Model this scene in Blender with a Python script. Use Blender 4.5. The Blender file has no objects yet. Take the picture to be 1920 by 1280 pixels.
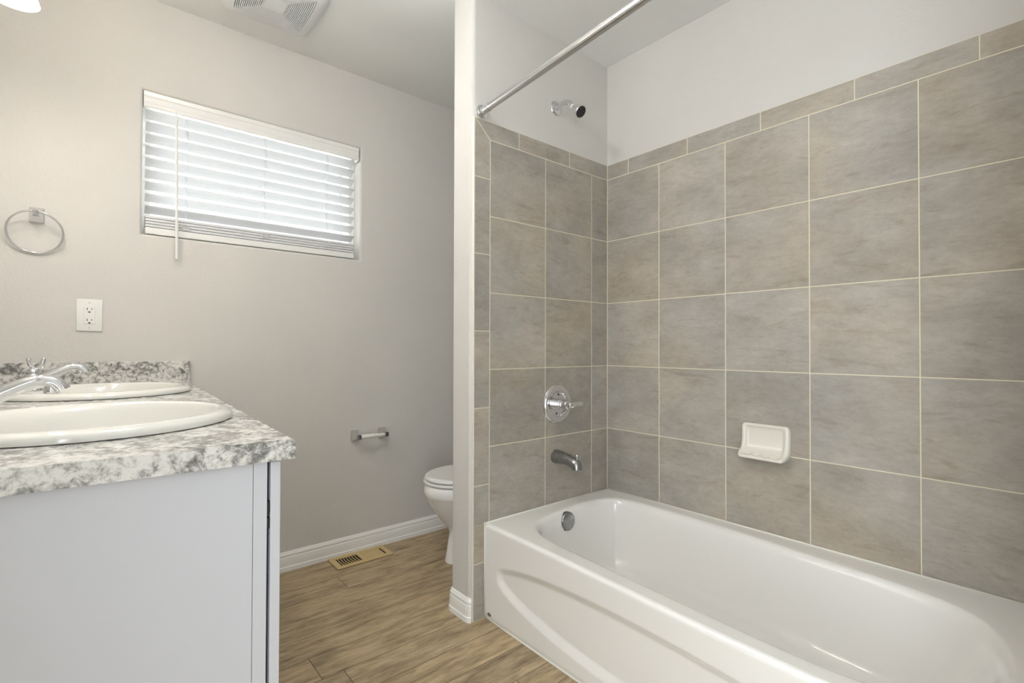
import bpy, bmesh, math, random
from mathutils import Vector, Matrix
from math import sin, cos, pi, radians, sqrt, atan2, exp

scene = bpy.context.scene
COL = scene.collection
random.seed(7)

# ------------------------------------------------------------------ camera
T = 0.308                                   # tile module in metres
ZO = 2.1861 * T
cam_d = bpy.data.cameras.new('camera')
cam = bpy.data.objects.new('camera', cam_d)
COL.objects.link(cam)
cam_d.sensor_width = 36.0
cam_d.lens = 926.567 / 1920.0 * 36.0
cam_d.clip_start = 0.01
yaw, pitch, roll = 0.6996, 0.0119, 0.0028
fw = Vector((sin(yaw), cos(yaw), 0)); rt = Vector((cos(yaw), -sin(yaw), 0)); up = Vector((0, 0, 1))
f2 = fw * cos(pitch) + up * sin(pitch); u2 = up * cos(pitch) - fw * sin(pitch)
r3 = rt * cos(roll) + u2 * sin(roll); u3 = u2 * cos(roll) - rt * sin(roll)
CAM = Vector((-6.3151 * T, -5.1136 * T, 1.2883 * T + ZO))
M = Matrix((r3, u3, -f2)).transposed().to_4x4(); M.translation = CAM
cam.matrix_world = M
scene.camera = cam

# ------------------------------------------------------------------ view, world, lights
scene.view_settings.view_transform = 'Standard'
scene.view_settings.look = 'None'
scene.view_settings.gamma = 1.0
scene.view_settings.exposure = 0.82
scene.view_settings.use_curve_mapping = False
world = bpy.data.worlds.new('daylight'); scene.world = world
world.use_nodes = True
bg = world.node_tree.nodes['Background']
bg.inputs[0].default_value = (0.93, 0.96, 1.0, 1)
bg.inputs[1].default_value = 1.4

def area_light(name, loc, rot, sx, sy, power, color):
    d = bpy.data.lights.new(name, 'AREA'); d.shape = 'RECTANGLE'; d.size = sx; d.size_y = sy
    d.energy = power; d.color = color
    o = bpy.data.objects.new(name, d); o.location = loc; o.rotation_euler = rot
    COL.objects.link(o); return o
# added fill and unseen doorway in the left wall, beside and behind the camera
area_light('doorway_fill', (-2.41, -2.03, 1.03), (0, radians(-90), -0.0309), 2.0, 0.83, 15, (0.84, 0.93, 1.0))
# daylight standing in front of the window, outside
area_light('window_daylight', (-1.35, 2.35, 1.35), (radians(-108), 0, 0), 2.6, 1.5, 95, (1.0, 0.99, 0.98))
CEIL_FILL = dict(loc=(-1.66, -0.42, 2.36), power=9.5, color=(0.97, 0.98, 1.0), radius=0.09)  # unseen ceiling fill, added to brighten the room
BULB = dict(power=2.5, color=(1.0, 0.95, 0.87), radius=0.035)

# ------------------------------------------------------------------ helpers
def mesh_obj(name, bm, mat, parent=None, smooth=False, auto=None):
    me = bpy.data.meshes.new(name)
    bmesh.ops.recalc_face_normals(bm, faces=bm.faces)
    bm.to_mesh(me); bm.free()
    if smooth:
        me.shade_smooth()
        if auto is not None:
            me.set_sharp_from_angle(angle=radians(auto))
    if mat: me.materials.append(mat)
    o = bpy.data.objects.new(name, me); COL.objects.link(o)
    if parent: o.parent = parent
    return o
def empty(name, loc=(0, 0, 0), rz=0.0):
    o = bpy.data.objects.new(name, None); o.location = loc; o.rotation_euler = (0, 0, rz)
    o.empty_display_size = 0.05; COL.objects.link(o); return o
def tag(o, label, cat, group=None, kind=None):
    o['label'] = label; o['category'] = cat
    if group: o['group'] = group
    if kind: o['kind'] = kind
    return o
def struct(o, label=None):
    o['kind'] = 'structure'
    if label: o['label'] = label
    return o
def box(bm, x0, y0, z0, x1, y1, z1, bev=0.0, seg=2, mtx=None):
    r = bmesh.ops.create_cube(bm, size=1.0)
    vs = r['verts']
    for v in vs:
        v.co = Vector(((x0 + x1) / 2 + v.co.x * abs(x1 - x0), (y0 + y1) / 2 + v.co.y * abs(y1 - y0), (z0 + z1) / 2 + v.co.z * abs(z1 - z0)))
    es = {e for v in vs for e in v.link_edges}
    out = vs
    if bev > 0:
        rr = bmesh.ops.bevel(bm, geom=list(es), offset=bev, segments=seg, profile=0.5, affect='EDGES')
        out = rr['verts']
        seen = set(); st = list(out)
        while st:
            v = st.pop()
            if v in seen: continue
            seen.add(v)
            for e in v.link_edges: st.append(e.other_vert(v))
        out = list(seen)
    if mtx is not None:
        bmesh.ops.transform(bm, matrix=mtx, verts=list(set(out)))
    return out
def loft(bm, loops, closed=True, cap0=False, cap1=False):
    rows = [[bm.verts.new(p) for p in L] for L in loops]
    n = len(loops[0])
    for a, b in zip(rows[:-1], rows[1:]):
        for i in range(n if closed else n - 1):
            j = (i + 1) % n
            bm.faces.new((a[i], a[j], b[j], b[i]))
    if cap0: bm.faces.new(rows[0][::-1])
    if cap1: bm.faces.new(rows[-1])
    return rows
def lathe(bm, prof, mtx=None, n=40):
    """profile of (radius, height) pairs about local z"""
    rows = []
    allv = []
    for r, h in prof:
        if r < 1e-6:
            v = bm.verts.new((0, 0, h)); rows.append([v]); allv.append(v)
        else:
            L = [bm.verts.new((r * cos(2 * pi * i / n), r * sin(2 * pi * i / n), h)) for i in range(n)]
            rows.append(L); allv += L
    for a, b in zip(rows[:-1], rows[1:]):
        for i in range(n):
            j = (i + 1) % n
            if len(a) == 1 and len(b) == 1: continue
            if len(a) == 1: bm.faces.new((a[0], b[j], b[i]))
            elif len(b) == 1: bm.faces.new((a[i], a[j], b[0]))
            else: bm.faces.new((a[i], a[j], b[j], b[i]))
    if mtx is not None: bmesh.ops.transform(bm, matrix=mtx, verts=allv)
    return allv
def axis_mtx(loc, d, upv=(0, 0, 1)):
    z = Vector(d).normalized(); u = Vector(upv)
    if abs(z.dot(u)) > 0.99: u = Vector((0, 1, 0))
    x = u.cross(z).normalized(); y = z.cross(x)
    m = Matrix((x, y, z)).transposed().to_4x4(); m.translation = Vector(loc); return m
def catmull(pts, sub=8, closed=False):
    P = [Vector(p) for p in pts]; n = len(P); out = []
    rng = range(n) if closed else range(n - 1)
    for i in rng:
        if closed: p0, p1, p2, p3 = P[(i - 1) % n], P[i], P[(i + 1) % n], P[(i + 2) % n]
        else: p0, p1, p2, p3 = P[max(i - 1, 0)], P[i], P[i + 1], P[min(i + 2, n - 1)]
        for k in range(sub):
            t = k / sub
            out.append(0.5 * ((2 * p1) + (-p0 + p2) * t + (2 * p0 - 5 * p1 + 4 * p2 - p3) * t * t + (-p0 + 3 * p1 - 3 * p2 + p3) * t ** 3))
    if not closed: out.append(P[-1].copy())
    return out
def sweep(bm, path, radii, n=14, caps=True, sx=None, upv=(0, 0, 1), closed=False):
    """tube along path; radii float or list; sx optional width factors (lateral)"""
    P = [Vector(p) for p in path]; m = len(P)
    if not isinstance(radii, (list, tuple)): radii = [radii] * m
    if sx is None: sx = [1.0] * m
    elif not isinstance(sx, (list, tuple)): sx = [sx] * m
    loops = []
    u = Vector(upv)
    for i in range(m):
        if closed: t = (P[(i + 1) % m] - P[(i - 1) % m]).normalized()
        else: t = (P[min(i + 1, m - 1)] - P[max(i - 1, 0)]).normalized()
        s = t.cross(u)
        if s.length < 1e-3: s = t.cross(Vector((1, 0, 0)))
        s.normalize(); w = s.cross(t).normalized()
        loops.append([P[i] + s * (radii[i] * sx[i] * cos(2 * pi * k / n)) + w * (radii[i] * sin(2 * pi * k / n)) for k in range(n)])
    if closed: loops.append(loops[0])
    rows = loft(bm, loops, True, caps and not closed, caps and not closed)
    if closed: bmesh.ops.remove_doubles(bm, verts=bm.verts, dist=1e-6)
    return rows

# ------------------------------------------------------------------ materials
def lin(c):
    return tuple(((v / 255.0) / 12.92 if v / 255.0 <= 0.04045 else ((v / 255.0 + 0.055) / 1.055) ** 2.4) for v in c)
class MT:
    def __init__(s, name):
        s.m = bpy.data.materials.new(name); s.m.use_nodes = True
        s.t = s.m.node_tree; s.b = s.t.nodes['Principled BSDF']
    def n(s, typ, **kw):
        nd = s.t.nodes.new(typ)
        for k, v in kw.items():
            if k.startswith('i_'):
                key = k[2:]; key = int(key) if key.isdigit() else key
                nd.inputs[key].default_value = v
            else: setattr(nd, k, v)
        return nd
    def l(s, a, ai, b, bi): s.t.links.new(a.outputs[ai], b.inputs[bi])
    def ramp(s, src, so, stops, interp='LINEAR'):
        r = s.n('ShaderNodeValToRGB'); r.color_ramp.interpolation = interp
        e = r.color_ramp.elements
        while len(e) < len(stops): e.new(0.5)
        for el, (p, c) in zip(e, stops):
            el.position = p; el.color = (c[0], c[1], c[2], 1)
        s.l(src, so, r, 0); return r
    def math(s, op, a, b=None, c=None):
        nd = s.n('ShaderNodeMath', operation=op)
        for i, v in enumerate((a, b, c)):
            if v is None: continue
            if isinstance(v, (int, float)): nd.inputs[i].default_value = v
            else: s.l(v[0], v[1], nd, i)
        return (nd, 0)
    def noise(s, vec, scale, detail=4, rough=0.55, dist=0.0, mapscale=None, rot=None):
        src = vec
        if mapscale or rot:
            mp = s.n('ShaderNodeMapping')
            if mapscale: mp.inputs['Scale'].default_value = mapscale
            if rot: mp.inputs['Rotation'].default_value = rot
            s.l(vec[0], vec[1], mp, 0); src = (mp, 0)
        nz = s.n('ShaderNodeTexNoise'); nz.inputs['Scale'].default_value = scale
        nz.inputs['Detail'].default_value = detail; nz.inputs['Roughness'].default_value = rough
        nz.inputs['Distortion'].default_value = dist
        s.l(src[0], src[1], nz, 'Vector'); return nz
    def mix(s, fac, a, b, mode='MIX'):
        nd = s.n('ShaderNodeMix', data_type='RGBA', blend_type=mode)
        for idx, v in ((0, fac), (6, a), (7, b)):
            if isinstance(v, (int, float)): nd.inputs[idx].default_value = v
            elif isinstance(v, tuple) and not hasattr(v[0], 'outputs'): nd.inputs[idx].default_value = (v[0], v[1], v[2], 1)
            else: s.l(v[0], v[1], nd, idx)
        return (nd, 2)
    def bump(s, src, strength, dist=0.001):
        b = s.n('ShaderNodeBump'); b.inputs['Strength'].default_value = strength; b.inputs['Distance'].default_value = dist
        s.l(src[0], src[1], b, 'Height'); s.l(b, 0, s.b, 'Normal'); return b
def simple(name, rgb, rough=0.5, metal=0.0, coat=0.0, spec=0.5):
    k = MT(name); b = k.b
    b.inputs['Base Color'].default_value = (*lin(rgb), 1)
    b.inputs['Roughness'].default_value = rough; b.inputs['Metallic'].default_value = metal
    b.inputs['Coat Weight'].default_value = coat; b.inputs['Coat Roughness'].default_value = 0.05
    b.inputs['Specular IOR Level'].default_value = spec
    # a little procedural unevenness in the gloss
    tc = k.n('ShaderNodeTexCoord'); nz = k.noise((tc, 'Object'), 35, 3)
    r = k.math('MULTIPLY_ADD', (nz, 0), 0.06, max(rough - 0.03, 0.0)); k.l(r[0], r[1], b, 'Roughness')
    return k.m
def paint(name, rgb, scale=120, strength=0.8):
    k = MT(name); tc = k.n('ShaderNodeTexCoord')
    nz = k.noise((tc, 'Object'), scale, 3, 0.6)
    big = k.noise((tc, 'Object'), 2.2, 2)
    c = k.ramp(big, 0, [(0.3, lin([v - 2 for v in rgb])), (0.7, lin([v + 2 for v in rgb]))])
    k.l(c, 0, k.b, 'Base Color'); k.b.inputs['Roughness'].default_value = 0.62
    k.b.inputs['Specular IOR Level'].default_value = 0.35
    k.bump((nz, 0), strength, 0.002); return k.m

PAINT = paint('greige_wall_paint', (213, 210, 205))
CEIL = paint('ceiling_paint', (234, 234, 232), 190, 0.35)
TRIMW = simple('white_trim_paint', (243, 242, 239), 0.35)
CAB = simple('white_cabinet_paint', (203, 204, 209), 0.4)
ACRYL = simple('white_tub_enamel', (240, 238, 234), 0.16, coat=0.5)
PORC = simple('cream_porcelain', (230, 229, 223), 0.07, coat=0.8)
TOILW = simple('white_toilet_china', (242, 241, 238), 0.10, coat=0.6)
CERAM = simple('white_ceramic', (232, 227, 216), 0.14, coat=0.5)
CHROME = simple('chrome', (222, 222, 224), 0.06, metal=1.0)
SATIN = simple('satin_nickel', (220, 219, 216), 0.32, metal=1.0)
STEEL = simple('polished_rod_steel', (225, 225, 227), 0.18, metal=1.0)
BLACK = simple('black_rubber', (22, 22, 24), 0.5)
DARK = simple('dark_void', (18, 15, 12), 0.8)
DUCTSHADE = simple('dark_duct_shade', (48, 38, 22), 0.6)
PLAST = simple('white_plastic', (236, 235, 232), 0.3)
ROLLER = simple('white_roller_plastic', (238, 237, 232), 0.35)
VENTP = simple('vent_plastic', (228, 229, 230), 0.4)
TAN = simple('tan_enamel', (205, 180, 128), 0.4)
CAULK = simple('white_caulk', (232, 229, 218), 0.45)
GROUTM = simple('cream_grout', (222, 216, 192), 0.8)
CORD = simple('white_cord', (235, 235, 235), 0.7)
PEWT = simple('brushed_spout_metal', (160, 160, 160), 0.27, metal=1.0)
GREYB = simple('grey_badge', (120, 118, 114), 0.35)

def slat_mat():
    k = MT('white_blind_slat')
    tc = k.n('ShaderNodeTexCoord')
    nz = k.noise((tc, 'Object'), 30, 3, mapscale=(0.6, 8, 8))
    c = k.ramp(nz, 0, [(0.3, lin((222, 222, 224))), (0.7, lin((229, 229, 231)))])
    k.l(c, 0, k.b, 'Base Color'); k.b.inputs['Roughness'].default_value = 0.4
    tr = k.n('ShaderNodeBsdfTranslucent'); tr.inputs[0].default_value = (0.96, 0.95, 0.93, 1)
    mx = k.n('ShaderNodeMixShader'); mx.inputs[0].default_value = 0.10
    out = k.t.nodes['Material Output']
    k.l(k.b, 0, mx, 1); k.l(tr, 0, mx, 2); k.l(mx, 0, out, 0)
    return k.m
SLAT = slat_mat()
def glass_mat():
    k = MT('window_glass')
    t = k.n('ShaderNodeBsdfTransparent'); t.inputs[0].default_value = (0.94, 0.97, 0.96, 1)
    g = k.n('ShaderNodeBsdfGlossy'); g.inputs['Roughness'].default_value = 0.02
    lw = k.n('ShaderNodeFresnel'); lw.inputs[0].default_value = 1.45
    mx = k.n('ShaderNodeMixShader'); k.l(lw, 0, mx, 0); k.l(t, 0, mx, 1); k.l(g, 0, mx, 2)
    k.l(mx, 0, k.t.nodes['Material Output'], 0); return k.m
GLASS = glass_mat()
def shade_mat():
    k = MT('frosted_shade_glass')
    k.b.inputs['Base Color'].default_value = (0.9, 0.88, 0.82, 1); k.b.inputs['Roughness'].default_value = 0.3
    k.b.inputs['Emission Color'].default_value = (1.0, 0.93, 0.78, 1); k.b.inputs['Emission Strength'].default_value = 1.6
    tr = k.n('ShaderNodeBsdfTranslucent'); tr.inputs[0].default_value = (1, 0.95, 0.86, 1)
    mx = k.n('ShaderNodeMixShader'); mx.inputs[0].default_value = 0.6
    k.l(k.b, 0, mx, 1); k.l(tr, 0, mx, 2); k.l(mx, 0, k.t.nodes['Material Output'], 0); return k.m
SHADE = shade_mat()

def floor_mat():
    k = MT('oak_plank_vinyl'); tc = k.n('ShaderNodeTexCoord'); sp = k.n('ShaderNodeSeparateXYZ'); k.l(tc, 'Object', sp, 0)
    W = 0.1345; L = 1.22
    yy = k.math('ADD', (sp, 1), 10 * W + 0.0915)
    ry = k.math('DIVIDE', yy, W); row = k.math('FLOOR', ry); fy = k.math('FRACT', ry)
    wn = k.n('ShaderNodeTexWhiteNoise', noise_dimensions='1D'); k.l(row[0], row[1], wn, 'W')
    xo = k.math('MULTIPLY_ADD', (wn, 0), L * 3.0, (sp, 0))
    rx = k.math('DIVIDE', xo, L); colm = k.math('FLOOR', rx); fx = k.math('FRACT', rx)
    cmb = k.n('ShaderNodeCombineXYZ'); k.l(row[0], row[1], cmb, 0); k.l(colm[0], colm[1], cmb, 1)
    wn2 = k.n('ShaderNodeTexWhiteNoise', noise_dimensions='3D'); k.l(cmb, 0, wn2, 'Vector')
    off = k.n('ShaderNodeVectorMath', operation='SCALE'); k.l(wn2, 'Color', off, 0); off.inputs['Scale'].default_value = 9.0
    add = k.n('ShaderNodeVectorMath', operation='ADD'); k.l(tc, 'Object', add, 0); k.l(off, 0, add, 1)
    v = (add, 0)
    g1 = k.noise(v, 7, 6, 0.62, 0.5, mapscale=(1.0, 6.0, 1))
    g2 = k.noise(v, 46, 8, 0.8, 0.15, mapscale=(0.55, 9, 1))
    g3 = k.noise(v, 3.2, 5, 0.62, 0.4, mapscale=(1.0, 4.5, 1))
    c = k.ramp(g1, 0, [(0.28, lin((132, 114, 90))), (0.45, lin((176, 156, 124))), (0.62, lin((197, 176, 142))), (0.8, lin((211, 192, 160)))])
    c2 = k.ramp(g2, 0, [(0.34, (0.45, 0.43, 0.41)), (0.50, (0.98, 0.98, 0.98)), (0.70, (1.22, 1.2, 1.16))])
    m1 = k.mix(0.75, (c, 0), (c2, 0), 'MULTIPLY')
    c3 = k.ramp(g3, 0, [(0.30, (0.50, 0.49, 0.49)), (0.47, (0.96, 0.96, 0.96)), (0.7, (1.06, 1.05, 1.02))])
    m2 = k.mix(0.8, m1, (c3, 0), 'MULTIPLY')
    # knots
    vo = k.n('ShaderNodeTexVoronoi', feature='F1'); mp = k.n('ShaderNodeMapping'); mp.inputs['Scale'].default_value = (2.2, 5.5, 1)
    k.l(v[0], v[1], mp, 0); k.l(mp, 0, vo, 'Vector'); vo.inputs['Scale'].default_value = 1.6
    kn = k.ramp(vo, 0, [(0.0, (0.30, 0.25, 0.22)), (0.035, (0.5, 0.45, 0.4)), (0.06, (0.85, 0.82, 0.78)), (0.16, (1, 1, 1))])
    m3 = k.mix(0.9, m2, (kn, 0), 'MULTIPLY')
    # tone per plank
    tn = k.ramp(wn2, 0, [(0.0, (0.90, 0.90, 0.91)), (1.0, (1.08, 1.06, 1.03))])
    m4 = k.mix(0.8, m3, (tn, 0), 'MULTIPLY')
    # seams
    ey = k.math('MINIMUM', fy, k.math('SUBTRACT', 1.0, fy)); ey = k.math('MULTIPLY', ey, W)
    ex = k.math('MINIMUM', fx, k.math('SUBTRACT', 1.0, fx)); ex = k.math('MULTIPLY', ex, L)
    e = k.math('MINIMUM', ex, ey)
    s = k.math('LESS_THAN', e, 0.0011)
    m5 = k.mix(s, m4, lin((70, 58, 44)))
    k.l(m5[0], m5[1], k.b, 'Base Color')
    k.b.inputs['Roughness'].default_value = 0.45
    hb = k.math('MULTIPLY_ADD', s, -1.5, (g2, 0)); k.bump(hb, 0.25, 0.0006)
    return k.m
FLOOR = floor_mat()

def tile_mat(name, u_axis):
    """stone-look ceramic; u_axis = 0 when the wall runs along x, 1 along y"""
    k = MT(name); tc = k.n('ShaderNodeTexCoord')
    at = k.n('ShaderNodeAttribute', attribute_name='tile_seed')
    sp = k.n('ShaderNodeSeparateXYZ'); k.l(tc, 'Object', sp, 0)
    cb = k.n('ShaderNodeCombineXYZ')
    k.l(sp, u_axis, cb, 0); k.l(sp, 2, cb, 1)
    off = k.n('ShaderNodeVectorMath', operation='SCALE'); k.l(at, 'Color', off, 0); off.inputs['Scale'].default_value = 30.0
    add = k.n('ShaderNodeVectorMath', operation='ADD'); k.l(cb, 0, add, 0); k.l(off, 0, add, 1)
    rz = radians(-18 if u_axis else 16)
    v = (add, 0)
    n1 = k.noise(v, 5.0, 8, 0.70, 0.25, mapscale=(1.0, 1.7, 1), rot=(0, 0, rz))
    n2 = k.noise(v, 40, 9, 0.85, 0.1, mapscale=(0.8, 1.9, 1), rot=(0, 0, rz))
    n3 = k.noise(v, 8, 3, 0.6, 1.0, mapscale=(0.8, 3.5, 1), rot=(0, 0, rz))
    n4 = k.noise(v, 160, 2, 0.6)
    c = k.ramp(n1, 0, [(0.25, lin((164, 157, 145))), (0.45, lin((179, 172, 160))), (0.6, lin((189, 183, 171))), (0.78, lin((206, 201, 191)))])
    c2 = k.ramp(n2, 0, [(0.30, (0.74, 0.73, 0.71)), (0.5, (1, 1, 1)), (0.70, (1.2, 1.2, 1.2))])
    n5 = k.noise(v, 2.2, 3, 0.5)
    hue = k.ramp(n5, 0, [(0.36, (0.80, 0.82, 0.86)), (0.52, (0.86, 0.855, 0.86)), (0.68, (0.93, 0.895, 0.84))])
    m0 = k.mix(1.0, (c, 0), (hue, 0), 'MULTIPLY')
    m = k.mix(0.6, m0, (c2, 0), 'MULTIPLY')
    vein = k.ramp(n3, 0, [(0.56, (1, 1, 1)), (0.66, (0.86, 0.80, 0.74)), (0.74, (0.70, 0.64, 0.59))])
    m = k.mix(0.55, m, (vein, 0), 'MULTIPLY')
    spk = k.ramp(n4, 0, [(0.28, (0.75, 0.75, 0.75)), (0.36, (1, 1, 1)), (0.70, (1, 1, 1)), (0.78, (1.25, 1.24, 1.2))])
    m = k.mix(0.6, m, (spk, 0), 'MULTIPLY')
    sx = k.n('ShaderNodeSeparateColor'); k.l(at, 'Color', sx, 0)
    tn = k.ramp(sx, 2, [(0, (0.91, 0.90, 0.89)), (1, (1.08, 1.08, 1.08))])
    m = k.mix(0.9, m, (tn, 0), 'MULTIPLY')
    k.l(m[0], m[1], k.b, 'Base Color'); k.b.inputs['Roughness'].default_value = 0.42
    k.bump((n2, 0), 0.12, 0.001); return k.m
TILE_X = tile_mat('stone_tile_end_wall', 0)
TILE_Y = tile_mat('stone_tile_long_wall', 1)

def laminate_mat():
    k = MT('granite_laminate'); tc = k.n('ShaderNodeTexCoord'); v = (tc, 'Object')
    n1 = k.noise(v, 62, 7, 0.72, 0.35); n2 = k.noise(v, 17, 4, 0.55, 0.4); n3 = k.noise(v, 200, 3, 0.6)
    a = k.math('MULTIPLY_ADD', (n2, 0), 0.45, k.math('MULTIPLY', (n1, 0), 0.75))
    c = k.ramp(a[0], a[1], [(0.48, lin((106, 105, 102))), (0.55, lin((150, 148, 144))), (0.60, lin((196, 194, 189))), (0.665, lin((226, 224, 219)))])
    c2 = k.ramp(n3, 0, [(0.32, (0.72, 0.71, 0.70)), (0.45, (1, 1, 1))])
    m = k.mix(0.5, (c, 0), (c2, 0), 'MULTIPLY')
    k.l(m[0], m[1], k.b, 'Base Color'); k.b.inputs['Roughness'].default_value = 0.20
    return k.m
LAM = laminate_mat()

# ------------------------------------------------------------------ room shell
WY = 0.938          # room face of the window wall
ZC = 2.505          # ceiling of the room
ZA = 2.476          # slightly lower ceiling over the tub
PX0, PX1 = -0.822, 0.0
TUBL = 1.524

bm = bmesh.new(); box(bm, -2.7, -3.1, -0.06, 0.2, 1.2, 0.0); struct(mesh_obj('floor', bm, FLOOR), 'wood-look plank floor')
# window wall with its opening
WX0, WX1, WZ0, WZ1 = -1.8075, -0.8835, 1.531, 2.1215
WT = 0.13
bm = bmesh.new()
def wall_panel(bm, x0, z0, x1, z1): box(bm, x0, WY, z0, x1, WY + WT, z1)
# one mesh: faces around the hole, with softened returns
def holed_wall(bm, X0, Z0, X1, Z1, hx0, hz0, hx1, hz1, y0, y1, r=0.012):
    # outer frame verts front/back and bull-nosed reveal
    def rect(x0, z0, x1, z1, y): return [(x0, y, z0), (x1, y, z0), (x1, y, z1), (x0, y, z1)]
    prof = [(rect(X0, Z0, X1, Z1, y0))]
    for a in range(0, 9):
        t = a / 8 * pi / 2
        e = r * (1 - sin(t)); d = r * (1 - cos(t))
        prof.append(rect(hx0 - e, hz0 - e, hx1 + e, hz1 + e, y0 + d))
    prof.append(rect(hx0, hz0, hx1, hz1, y1)); prof.append(rect(X0, Z0, X1, Z1, y1)); prof.append(rect(X0, Z0, X1, Z1, y0))
    loft(bm, prof)
    bmesh.ops.remove_doubles(bm, verts=bm.verts, dist=1e-6)
holed_wall(bm, -2.7, 0, 0.15, 2.7, WX0, WZ0, WX1, WZ1, WY, WY + WT)
struct(mesh_obj('wall_window', bm, PAINT), 'greige painted wall with the window')
# long tub wall, also the far side of the toilet nook
bm = bmesh.new(); box(bm, 0.008, -3.0, 0, 0.13, WY, 2.7); struct(mesh_obj('wall_right', bm, PAINT), 'greige painted wall above the long tiled side of the tub')
# partition with rounded corners
def rounded_post(bm, x0, y0, x1, y1, z0, z1, r, n=14):
    pts = []
    pts += [(x1, y0), ]
    for k in range(n + 1):
        t = pi / 2 * k / n
        pts.append((x0 + r - r * sin(t), y0 + r - r * cos(t)))
    for k in range(n + 1):
        t = pi / 2 * k / n
        pts.append((x0 + r - r * cos(t), y1 - r + r * sin(t)))
    pts.append((x1, y1))
    loft(bm, [[(x, y, z0) for x, y in pts], [(x, y, z1) for x, y in pts]], True, True, True)
bm = bmesh.new(); rounded_post(bm, PX0, 0.008, 0.008, 0.146, 0, 2.7, 0.019)
struct(mesh_obj('wall_partition', bm, PAINT), 'partition wall between tub and toilet with rounded corners')
bm = bmesh.new(); box(bm, -0.80, -1.67, 0, 0.008, -TUBL - 0.006, 2.7, 0.0); struct(mesh_obj('wall_foot', bm, PAINT), 'wall at the foot of the tub')
bm = bmesh.new(); box(bm, -0.80, -3.0, 0, -0.68, -1.67, 2.7); struct(mesh_obj('wall_rear', bm, PAINT))
# left wall (slightly out of square), kept straight in the vanity's own frame
VO = Vector((-1.637, WY, 0)); VR = -0.0309
VM = Matrix.Translation(VO) @ Matrix.Rotation(VR, 4, 'Z')
LW = -0.625
bm = bmesh.new()
for b_ in ((LW - 0.12, -2.55, 0, LW, 0.1, 2.7), (LW - 0.12, -4.2, 0, LW, -3.39, 2.7), (LW - 0.12, -3.39, 2.06, LW, -2.55, 2.7)): box(bm, *b_, mtx=VM)
struct(mesh_obj('wall_left', bm, PAINT), 'greige wall behind the vanity')
# back wall, then trim of the left wall doorway added for light
bm = bmesh.new()
box(bm, -2.6, -3.0, 0, -0.68, -2.88, 2.7)
struct(mesh_obj('wall_back', bm, PAINT))
bm = bmesh.new()
for b_ in ((LW, -2.55, 0, LW + .018, -2.48, 2.13), (LW, -3.46, 0, LW + .018, -3.39, 2.13), (LW, -3.39, 2.06, LW + .018, -2.55, 2.13)): box(bm, *b_, 0.003, mtx=VM)
struct(mesh_obj('trim_1', bm, TRIMW))
# ceilings
bm = bmesh.new(); box(bm, -2.7, -3.05, ZC, 0.15, 1.1, ZC + 0.1); struct(mesh_obj('ceiling', bm, CEIL), 'flat painted ceiling')
bm = bmesh.new(); box(bm, PX0 + 0.004, -TUBL - 0.006, ZA, 0.008, 0.008, ZC - 0.0005); struct(mesh_obj('ceiling_tub', bm, CEIL), 'lower ceiling over the tub')

# baseboards: moulded profile (out, z)
BB = [(0.0, 0.0), (0.0145, 0.0), (0.0145, 0.020), (0.0115, 0.0225), (0.0115, 0.025), (0.0118, 0.045), (0.0105, 0.062), (0.0080, 0.0665), (0.0080, 0.070),
      (0.0098, 0.0725), (0.0098, 0.076), (0.0085, 0.080), (0.0058, 0.084), (0.0040, 0.089), (0.0, 0.0905)]
def baseboard(name, path, label):
    """path: list of (x, y); board stands to the right-hand side of travel"""
    bm = bmesh.new(); n = len(path); loops = []
    for i in range(n):
        p = Vector(path[i]).to_2d()
        dirs = []
        if i > 0: dirs.append((p - Vector(path[i - 1])).normalized())
        if i < n - 1: dirs.append((Vector(path[i + 1]) - p).normalized())
        nn = [Vector((d.y, -d.x)) for d in dirs]
        b = sum(nn, Vector((0, 0))).normalized(); sc = 1.0 / max(b.dot(nn[0]), 0.3)
        loops.append([(p.x + b.x * o * sc, p.y + b.y * o * sc, z) for o, z in BB])
    loft(bm, loops, True, True, True)
    return struct(mesh_obj(name, bm, TRIMW), label)
baseboard('baseboard_window', [(-1.66, WY), (0.006, WY)], 'white moulded baseboard under the window')
r_ = 0.019
arc = []
for k in range(0, 4):
    t = pi / 2 * k / 3
    arc.append((PX0 + r_ - r_ * sin(t), 0.146 - r_ + r_ * cos(t)))
arc2 = []
for k in range(0, 4):
    t = pi / 2 * k / 3
    arc2.append((PX0 + r_ - r_ * cos(t), 0.008 + r_ - r_ * sin(t)))
baseboard('baseboard_partition', [(0.006, 0.146)] + arc + arc2[:3], 'white baseboard wrapping the partition end')

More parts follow.
